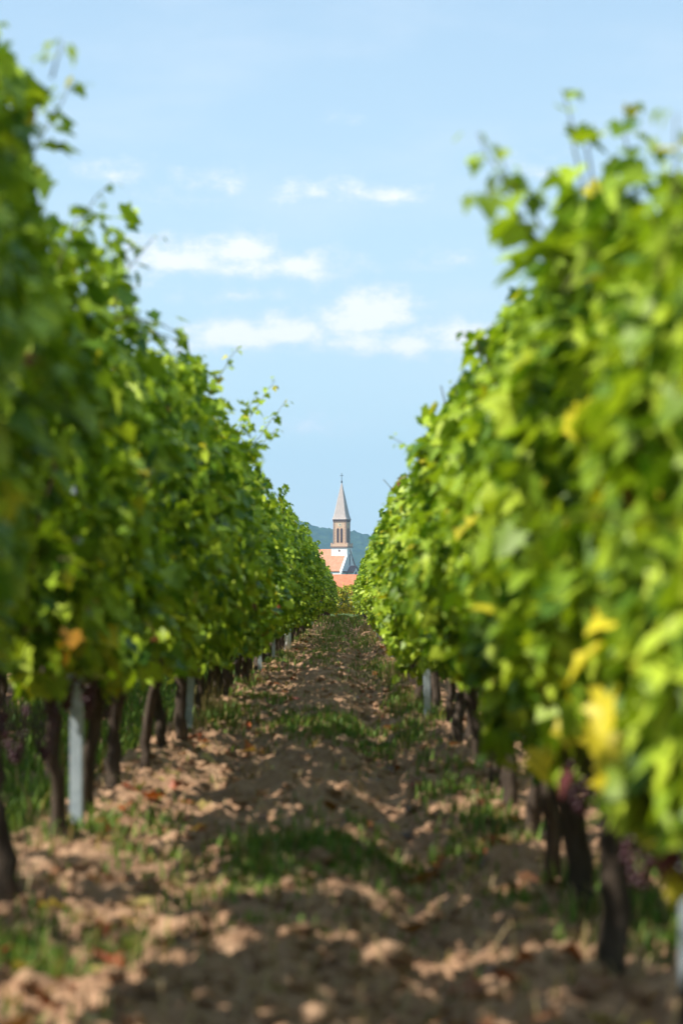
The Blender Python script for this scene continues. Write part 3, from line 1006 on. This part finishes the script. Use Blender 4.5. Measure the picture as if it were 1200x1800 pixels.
for i, (d, lab, zt, ex) in enumerate(R_NEAR):
    gr = [(-.02, -.1, .58), (-.08, .2, .54)] if i < 3 else ()
    near_vine(XR + (.05 if i > 1 else 0) + rnd.uniform(-.02, .02), d, lab, GROUP_R, 400 + i, ex, gr, GOLD.get(i, ()), n=2050, zb=.54 if i < 4 else .6, zt=zt, half=(.10, .15)[i] if i < 2 else (.23, .18, .22, .17, .23, .19)[i % 6], yellow=.02, red=.002,
              shoots=4, shoot_len=(.1, .2), leaf=.087, low_yellow=(.05 if i < 2 else .0), holes=.30)


def copy_vine(fol, trk, x, y, label, group, flip=False, sz=1.0):
    e = vine_root(x, y, label, group)
    f = link('foliage', fol, e); t = link('trunk', trk, e)
    rz = math.pi if flip else 0
    f.rotation_euler = (0, 0, rz + rnd.uniform(-.06, .06)); t.rotation_euler = (0, 0, rnd.uniform(-.25, .25) + (math.pi if rnd.random() < .5 else 0))
    f.scale = (rnd.uniform(.78, 1.18), 1.03, sz)
    return e


d = 19.4; k = 0
while d < 141:
    lab = 'leafy grapevine in the middle stretch of the dark left row' if d < 48 else 'small grapevine far down the left row towards the church'
    copy_vine(FAR_L[(k * 5 + k // 8) % 8], TRUNKS[(k * 3) % 7], XL - .04 + rnd.uniform(-.05, .05), d, lab, GROUP_L, rnd.random() < .5, rnd.uniform(.88, 1.10)); d += 1.2 * rnd.uniform(.97, 1.03); k += 1
d = 18.87; k = 0
while d < 141:
    lab = 'leafy grapevine in the middle stretch of the bright right row' if d < 48 else 'small grapevine far down the right row towards the church'
    copy_vine(FAR_R[(k * 5 + k // 8) % 8], TRUNKS[(k * 4 + 1) % 7], XR + .06 * min(1, (d - 18) / 20) + rnd.uniform(-.04, .04), d, lab, GROUP_R, rnd.random() < .5, rnd.uniform(.88, 1.10)); d += 1.2 * rnd.uniform(.97, 1.03); k += 1
# the row beyond the left one, seen between the trunks
d = 6.0; k = 0
while d < 24:
    copy_vine(FAR_L[(k * 3 + 2) % 8], TRUNKS[(k * 2 + 1) % 7], -2.75 + rnd.uniform(-.04, .04), d, 'grapevine of the next row over, glimpsed between the left trunks', 'grapevines of the next row to the left', rnd.random() < .5, .96); d += 1.2; k += 1
# the block across the far end of the lane
FAR_Y = [canopy(260 + i, 1400, .40, 2.3, .34, yellow=.42, shoots=5, leaf=.14, red=.02, holes=.05, low_yellow=.4).mesh('foliage') for i in range(3)]  # yellower, brighter leaf colours stand in for sunlight on this block
for k in range(-5, 6):
    e = copy_vine(FAR_Y[k % 3], TRUNKS[k % 7], k * 1.2 + .4, 174 + rnd.uniform(-.3, .3),
                  'yellow green grapevine closing the far end of the lane below the red roof', 'grapevines of the block across the lane end')
    e.rotation_euler = (0, 0, math.pi / 2)


# remaining rows on both sides: a mass that shades the lane, barely glimpsed
def far_rows():
    rng = np.random.default_rng(77)
    B = Bush()
    spots = []
    for X in (-2.75, -4.45, -6.15, 2.34, 4.04, 5.74):
        y = 1.5
        while y < 141:
            if not (X == -2.75 and 5.5 < y < 24.3):
                spots.append((X, y))
            y += 1.2
    for k in range(-60, 61):
        if abs(k) > 5:
            spots.append((k * 1.2, 174.0))
    for (X, Y) in spots:
        n = 330 if Y < 60 else 170
        big = .155 if Y < 60 else .21
        s = np.where(rng.random(n) < .5, -1., 1.)
        z = .42 + (1.5 if X < 0 else 1.35) * rng.random(n)
        y = Y + rng.uniform(-.66, .66, n); x = X + s * .24 * (1 - .6 * rng.random(n) ** 2) * (1 + .7 * vnoise(y * 2.1, z * 2.2, 7))
        p = np.stack([x, y, z + macro(y)], 1)
        nr = np.stack([s * .75, np.zeros(n), np.full(n, .6)], 1) + rng.normal(0, .4, (n, 3))
        tip = np.stack([s * .5, rng.normal(0, .5, n), np.full(n, -.8)], 1)
        B.leaves(rng, p, nr, tip, big * rng.uniform(.7, 1.2, n), leaf_cols(rng, n, .04, .008))
        g0 = gz(X, Y)
        B.stem([(X, Y, g0 - .05), (X + rng.normal(0, .02), Y, g0 + .3), (X + rng.normal(0, .03), Y, g0 + .75)], .035, .03, (.09, .07, .05))
    o = link('vineyard_rows', B.mesh('vineyard_rows'))
    tag(o, 'further leafy vine rows on both sides of the lane, hidden behind the nearest two', 'vineyard', kind='stuff')


far_rows()

# ------------------------------------------------------------------ posts and tubes


def post_mesh(seed, hgt=1.72, w=.044, dp=.032):
    m = MB()
    th = .0035
    m.prism([(-w / 2, -dp / 2), (w / 2, -dp / 2), (w / 2, dp / 2), (w / 2 - .012, dp / 2), (w / 2 - .012, dp / 2 - th), (w / 2 - th, dp / 2 - th), (w / 2 - th, -dp / 2 + th),
             (-w / 2 + th, -dp / 2 + th), (-w / 2 + th, dp / 2 - th), (-w / 2 + .012, dp / 2 - th), (-w / 2 + .012, dp / 2), (-w / 2, dp / 2)], 'z', -.15, hgt)
    return m.mesh('profile', M_steel)


def hook_mesh(hgt, w=.044):
    m = MB()
    z = .55
    while z < hgt - .05:
        for s in (-1, 1):
            x0, x1 = sorted((s * (w / 2 + .0005), s * (w / 2 + .009)))
            m.box(x0, x1, -.006, .006, z, z + .03)
        z += .2
    return m.mesh('wire_hooks', M_steel)


PM = post_mesh(1); HM = hook_mesh(1.72)
POSTS = [(-1.0, 8.95, 'pale steel trellis post standing clear between the nearest left trunks', 0.0),
         (-1.03, 15.7, 'thin leaning steel trellis post beside dry grass in the left row', .05),
         (-1.05, 29.0, 'steel trellis post at the dark cluster of trunks in the left row', .0),
         (-1.04, 34.0, 'short looking steel post just before the white tube in the left row', .0),
         (-1.03, 70.0, 'farthest bright post at the end of the left row', .0),
         (.57, 17.3, 'pale blue steel post in grass at the right row, middle of the lane edge', -.02),
         (.60, 33.0, 'smaller steel post further down the right row under the leaves', .0),
         (.60, 48.0, 'farthest small steel post in the right row', .0),
         (.705, 5.02, 'steel post cut off by the bottom right corner of the picture', .0)]
for (x, y, lab, tilt) in POSTS:
    e = empty('trellis_post', (x, y, gz(x, y)), rnd.uniform(-.2, .2))
    e.rotation_euler[1] = tilt
    tag(e, lab, 'post', 'steel trellis posts along the vine rows')
    if y > 40:
        e.scale = (1.5, 1.5, 1)
    link('profile', PM, e); link('wire_hooks', HM, e)
m = MB()
n = 16
R0, R1 = .062, .056
ring = lambda r, z: [(r * math.cos(2 * math.pi * i / n), r * math.sin(2 * math.pi * i / n), z) for i in range(n)]
vs = ring(R0, -.03) + ring(R0, .44) + ring(R1, .44) + ring(R1, -.03)
fs = [(a * n + i, a * n + (i + 1) % n, ((a + 1) % 4) * n + (i + 1) % n, ((a + 1) % 4) * n + i) for a in range(4) for i in range(n)]
m.add(vs, fs)
o = m.build('grow_tube', M_tube, None, True)
o.location = (-1.0, 40.0, gz(-1.0, 40.0))
tag(o, 'fat white protective tube at the foot of a vine in the left row', 'vine guard')

# ------------------------------------------------------------------ ground cover


def grass_blades(rng, x, y, length, lean=.5, width=.0055):
    n = len(x)
    z = ground(x, y) - .004
    a = rng.uniform(0, 2 * np.pi, n)
    d = np.stack([np.cos(a), np.sin(a), np.zeros(n)], 1)
    s = np.stack([-np.sin(a), np.cos(a), np.zeros(n)], 1)
    b = np.stack([x, y, z], 1)
    le = (lean * rng.uniform(.2, 1.2, n))[:, None]
    L = length[:, None]
    w = (width * rng.uniform(.7, 1.4, n))[:, None]
    up = np.array([0, 0, 1.0])
    p1 = b + L * (.5 * up + .2 * le * d); p2 = b + L * (.92 * (1 - .25 * le) * up + .75 * le * d)
    v = np.stack([b - s * w, b + s * w, p1 + s * w * .8, p1 - s * w * .8, p2], 1).reshape(-1, 3)
    k = np.arange(n)[:, None] * 5
    f3 = np.concatenate([k + np.array([[0, 1, 2]]), k + np.array([[0, 2, 3]]), k + np.array([[3, 2, 4]])])
    return v, f3


def make_grass():
    rng = np.random.default_rng(11)
    V, Fc, C, n0 = [], [], [], 0

    def put(x, y, ln, col, lean=.6, width=.0055):
        nonlocal n0
        v, f = grass_blades(rng, x, y, ln, lean, width)
        V.append(v); Fc.append(f + n0); C.append(np.repeat(col, 5, 0)); n0 += len(v)

    def gcol(n, dry=.2):
        t = rng.random((n, 1))
        c = np.array([.06, .125, .022]) * (1 - t) + np.array([.20, .31, .06]) * t
        q = rng.random(n) < dry
        c[q] = np.array([.34, .26, .12]) * rng.uniform(.6, 1.1, (q.sum(), 1))
        return c

    def at(px, py):                                          # where that spot of the lane lies on the ground
        dd = F * (EYE + .0) / (py - 1045)
        return (px - 611) * dd / F, dd

    def patch(x0, y0, rx, ry, n, ln, dry=.2, lean=.6, width=.0055):
        n = int(n * (1.0 if y0 < 14 else 1.3))
        k = rng.normal(0, .62, (n, 2))
        x = x0 + k[:, 0] * rx; y = y0 + k[:, 1] * ry
        cl = vnoise(x * 7, y * 5, 91) + .6 * vnoise(x * 17, y * 15, 92)
        q = cl > -.04
        x, y = x[q], y[q]
        put(x, y, ln * rng.uniform(.4, 1.25, len(x)), gcol(len(x), dry), lean, width)

    # centre strip of weeds
    for (px, py, rx, ry, n, ln) in [(520, 1500, .30, .75, 3600, .075), (430, 1550, .16, .35, 900, .06), (620, 1490, .12, .5, 700, .06),
                                    (600, 1285, .26, 1.1, 3200, .085), (520, 1270, .22, 1.0, 1200, .08), (650, 1300, .12, .8, 800, .07),
                                    (450, 1230, .22, 1.6, 1200, .09), (480, 1160, .26, 3.2, 1500, .1), (560, 1150, .3, 4.5, 1300, .1),
                                    (590, 1115, .4, 11, 3600, .12), (520, 1120, .25, 8, 1200, .12), (640, 1125, .25, 7, 1200, .12),
                                    (60, 1650, .3, .5, 1500, .085), (20, 1720, .25, .4, 900, .08), (130, 1480, .3, 1.0, 1100, .08),
                                    (230, 1440, .16, .6, 700, .08), (800, 1390, .16, .9, 600, .1), (760, 1350, .12, .7, 300, .09),
                                    (740, 1255, .14, 1.3, 900, .14), (700, 1230, .12, 1.8, 600, .12), (720, 1290, .1, .6, 500, .1),
                                    (880, 1450, .14, .5, 700, .08), (790, 1480, .14, .5, 500, .07), (690, 1190, .16, 3, 700, .14),
                                    (390, 1265, .16, 1.2, 1200, .13), (440, 1200, .12, 2, 700, .1), (1130, 1620, .2, .5, 900, .1),
                                    (900, 1590, .08, .25, 220, .05), (500, 1650, .1, .25, 160, .05), (650, 1170, .2, 3, 700, .1),
                                    (1190, 1560, .3, .6, 1000, .14)]:
        x0, y0 = at(px, py)
        patch(x0, y0, rx, ry, n, ln)
    # tall dry stalks by the posts
    for (px, py, n, ln) in [(370, 1265, 90, .34), (350, 1285, 50, .28), (345, 1240, 70, .30), (660, 1120, 120, .30), (715, 1255, 90, .24), (700, 1200, 120, .3), (640, 1110, 150, .3)]:
        x0, y0 = at(px, py)
        x = x0 + rng.normal(0, .07, n); y = y0 + rng.normal(0, .25, n)
        put(x, y, ln * rng.uniform(.6, 1.2, n), np.array([.36, .28, .13]) * rng.uniform(.6, 1.1, (n, 1)), .35, .003)
    # thin scatter over the whole lane, lusher towards the far end
    n = 9000
    y = 4 + 150 * rng.random(n) ** 1.5; x = rng.uniform(-1.2, .85, n)
    q = (vnoise(x * 2.2, y * .9, 51) + .5 * vnoise(x * 7, y * 4, 52)) > .10
    put(x[q], y[q], (.05 + .0009 * y[q]) * rng.uniform(.5, 1.2, q.sum()), gcol(q.sum(), .2), .7)
    # grassed lanes either side
    n = 24000
    y = 4 + 36 * rng.random(n) ** 1.25; x = np.where(rng.random(n) < .78, rng.uniform(-2.6, -1.22, n), rng.uniform(1.1, 2.2, n))
    put(x, y, rng.uniform(.06, .2, n), gcol(n, .05), .6, .008)
    n = 3500                                                 # straw lying about
    y = 4.2 + 40 * rng.random(n) ** 1.8; x = rng.uniform(-1.2, .9, n)
    put(x, y, rng.uniform(.05, .16, n), np.array([.46, .35, .19]) * rng.uniform(.5, 1.1, (n, 1)), 1.9, .0028)
    n = 9000                                                 # foot of the far end
    y = np.where(rng.random(n) < .5, rng.uniform(70, 150, n), rng.uniform(140, 173, n)); x = rng.uniform(-1.8, 1.6, n)
    put(x, y, rng.uniform(.08, .24, n), gcol(n, .25), .5, .014)
    o = link('grass', mesh_np('grass', np.concatenate(V), np.concatenate(Fc), M_grass, np.concatenate(C)))
    tag(o, 'patchy weeds and grass growing through the brown soil of the lane', 'grass', kind='stuff')


make_grass()


def make_clods():
    rng = np.random.default_rng(23)
    bm = bmesh.new(); bmesh.ops.create_icosphere(bm, subdivisions=1, radius=1)
    bv = np.array([v.co[:] for v in bm.verts]); bf = np.array([[v.index for v in f.verts] for f in bm.faces]); bm.free()
    n = 15000
    y = 4.2 + 46 * rng.random(n) ** 2.2; x = rng.uniform(-1.25, .95, n)
    q = vnoise(x * 3, y * 2.2, 31) + .5 * vnoise(x * 9, y * 8, 32) > -.12
    x, y = x[q], y[q]; n = len(x)
    s = .004 + .026 * rng.random(n) ** 2.8 + .00012 * y
    s[rng.random(n) < .02] *= 1.7
    a = rng.uniform(0, 6.28, n)
    sc = np.stack([s * rng.uniform(.8, 1.5, n), s * rng.uniform(.8, 1.4, n), s * rng.uniform(.5, .9, n)], 1)
    v = bv[None] * (1 + rng.normal(0, .16, (n, len(bv), 1))) * sc[:, None]
    ca, sa = np.cos(a)[:, None], np.sin(a)[:, None]
    vx = v[..., 0] * ca - v[..., 1] * sa; vy = v[..., 0] * sa + v[..., 1] * ca
    z = ground(x, y) + s * .25
    V = np.stack([vx + x[:, None], vy + y[:, None], v[..., 2] + z[:, None]], -1).reshape(-1, 3)
    f = (bf[None] + (np.arange(n) * len(bv))[:, None, None]).reshape(-1, 3)
    o = link('soil_clods', mesh_np('soil_clods', V, f, M_soil))
    tag(o, 'loose crumbled clods lying over the tilled lane', 'soil', kind='stuff')


make_clods()


def make_litter():
    rng = np.random.default_rng(29)
    n = 900
    y = 4.2 + 50 * rng.random(n) ** 1.8
    side = rng.random(n)
    x = np.where(side < .45, -1.0 + np.abs(rng.normal(0, .28, n)), np.where(side < .85, .62 - np.abs(rng.normal(0, .25, n)), rng.uniform(-1.1, .8, n)))
    z = ground(x, y) + .012
    pos = np.stack([x, y, z], 1)
    nr = np.array([0, 0, 1.0]) + rng.normal(0, .35, (n, 3)); tip = rng.normal(0, 1, (n, 3)) * np.array([1, 1, .1])
    pal = np.array([(.30, .12, .05), (.22, .10, .055), (.36, .22, .09), (.42, .33, .12), (.16, .09, .05), (.33, .085, .03)])
    B = Bush(); B.leaves(rng, pos, nr, tip, rng.uniform(.05, .10, n), pal[rng.integers(0, len(pal), n)] * rng.uniform(.7, 1.2, (n, 1)))
    o = link('fallen_leaves', B.mesh('fallen_leaves'))
    tag(o, 'dry brown and orange leaves fallen along the feet of the vines', 'leaves', kind='stuff')


make_litter()


# ------------------------------------------------------------------ dark bush tree right of the church front
def round_tree(x, y, hgt, label, seed):
    zg = float(macro(np.array([y]))[0])
    e = empty('village_tree', (x, y, zg)); tag(e, label, 'tree', 'dark trees by the church')
    m = MB(); m.tube([(0, 0, -.5), (.1, 0, hgt * .3), (.05, .1, hgt * .6)], [.3, .22, .1], 8); m.build('trunk', M_bark, e)
    rng = np.random.default_rng(seed)
    n = 700
    d = norm(rng.normal(0, 1, (n, 3))); r = .55 + .45 * rng.random(n) ** .5
    lump = 1 + .35 * vnoise(d[:, 0] * 3 + 5, d[:, 2] * 3 + d[:, 1] * 2, seed)
    p = d * (r * lump)[:, None] * np.array([hgt * .36, hgt * .36, hgt * .42]) + np.array([0, 0, hgt * .58])
    c = np.array([.022, .045, .016]) * rng.uniform(.6, 1.5, (n, 1))
    B = Bush(); B.leaves(rng, p, d + rng.normal(0, .4, (n, 3)), rng.normal(0, 1, (n, 3)), rng.uniform(.5, .9, n) * hgt / 9, c)
    link('crown', B.mesh('crown'), e)


round_tree(7.6, 838, 9.0, 'dark round tree at the right foot of the church front', 1)
round_tree(9.5, 870, 10.0, 'dark tree between the church and the grey roofed house', 2)

# ------------------------------------------------------------------ haze
m = MB(); m.box(-6400, 6400, -390, 4260, -6, 246)
hz = Mat('haze_air')
hz.N.remove(hz.b)
pv = hz.N.new('ShaderNodeVolumePrincipled')
pv.inputs['Color'].default_value = (.36, .68, 1.0, 1)
pv.inputs['Density'].default_value = .00016
pv.inputs['Anisotropy'].default_value = .2
hz.L.new(pv.outputs[0], hz.out.inputs['Volume'])
o = m.build('haze', hz.m)
tag(o, 'pale blue summer haze over the plain and the hill', 'haze', kind='stuff')
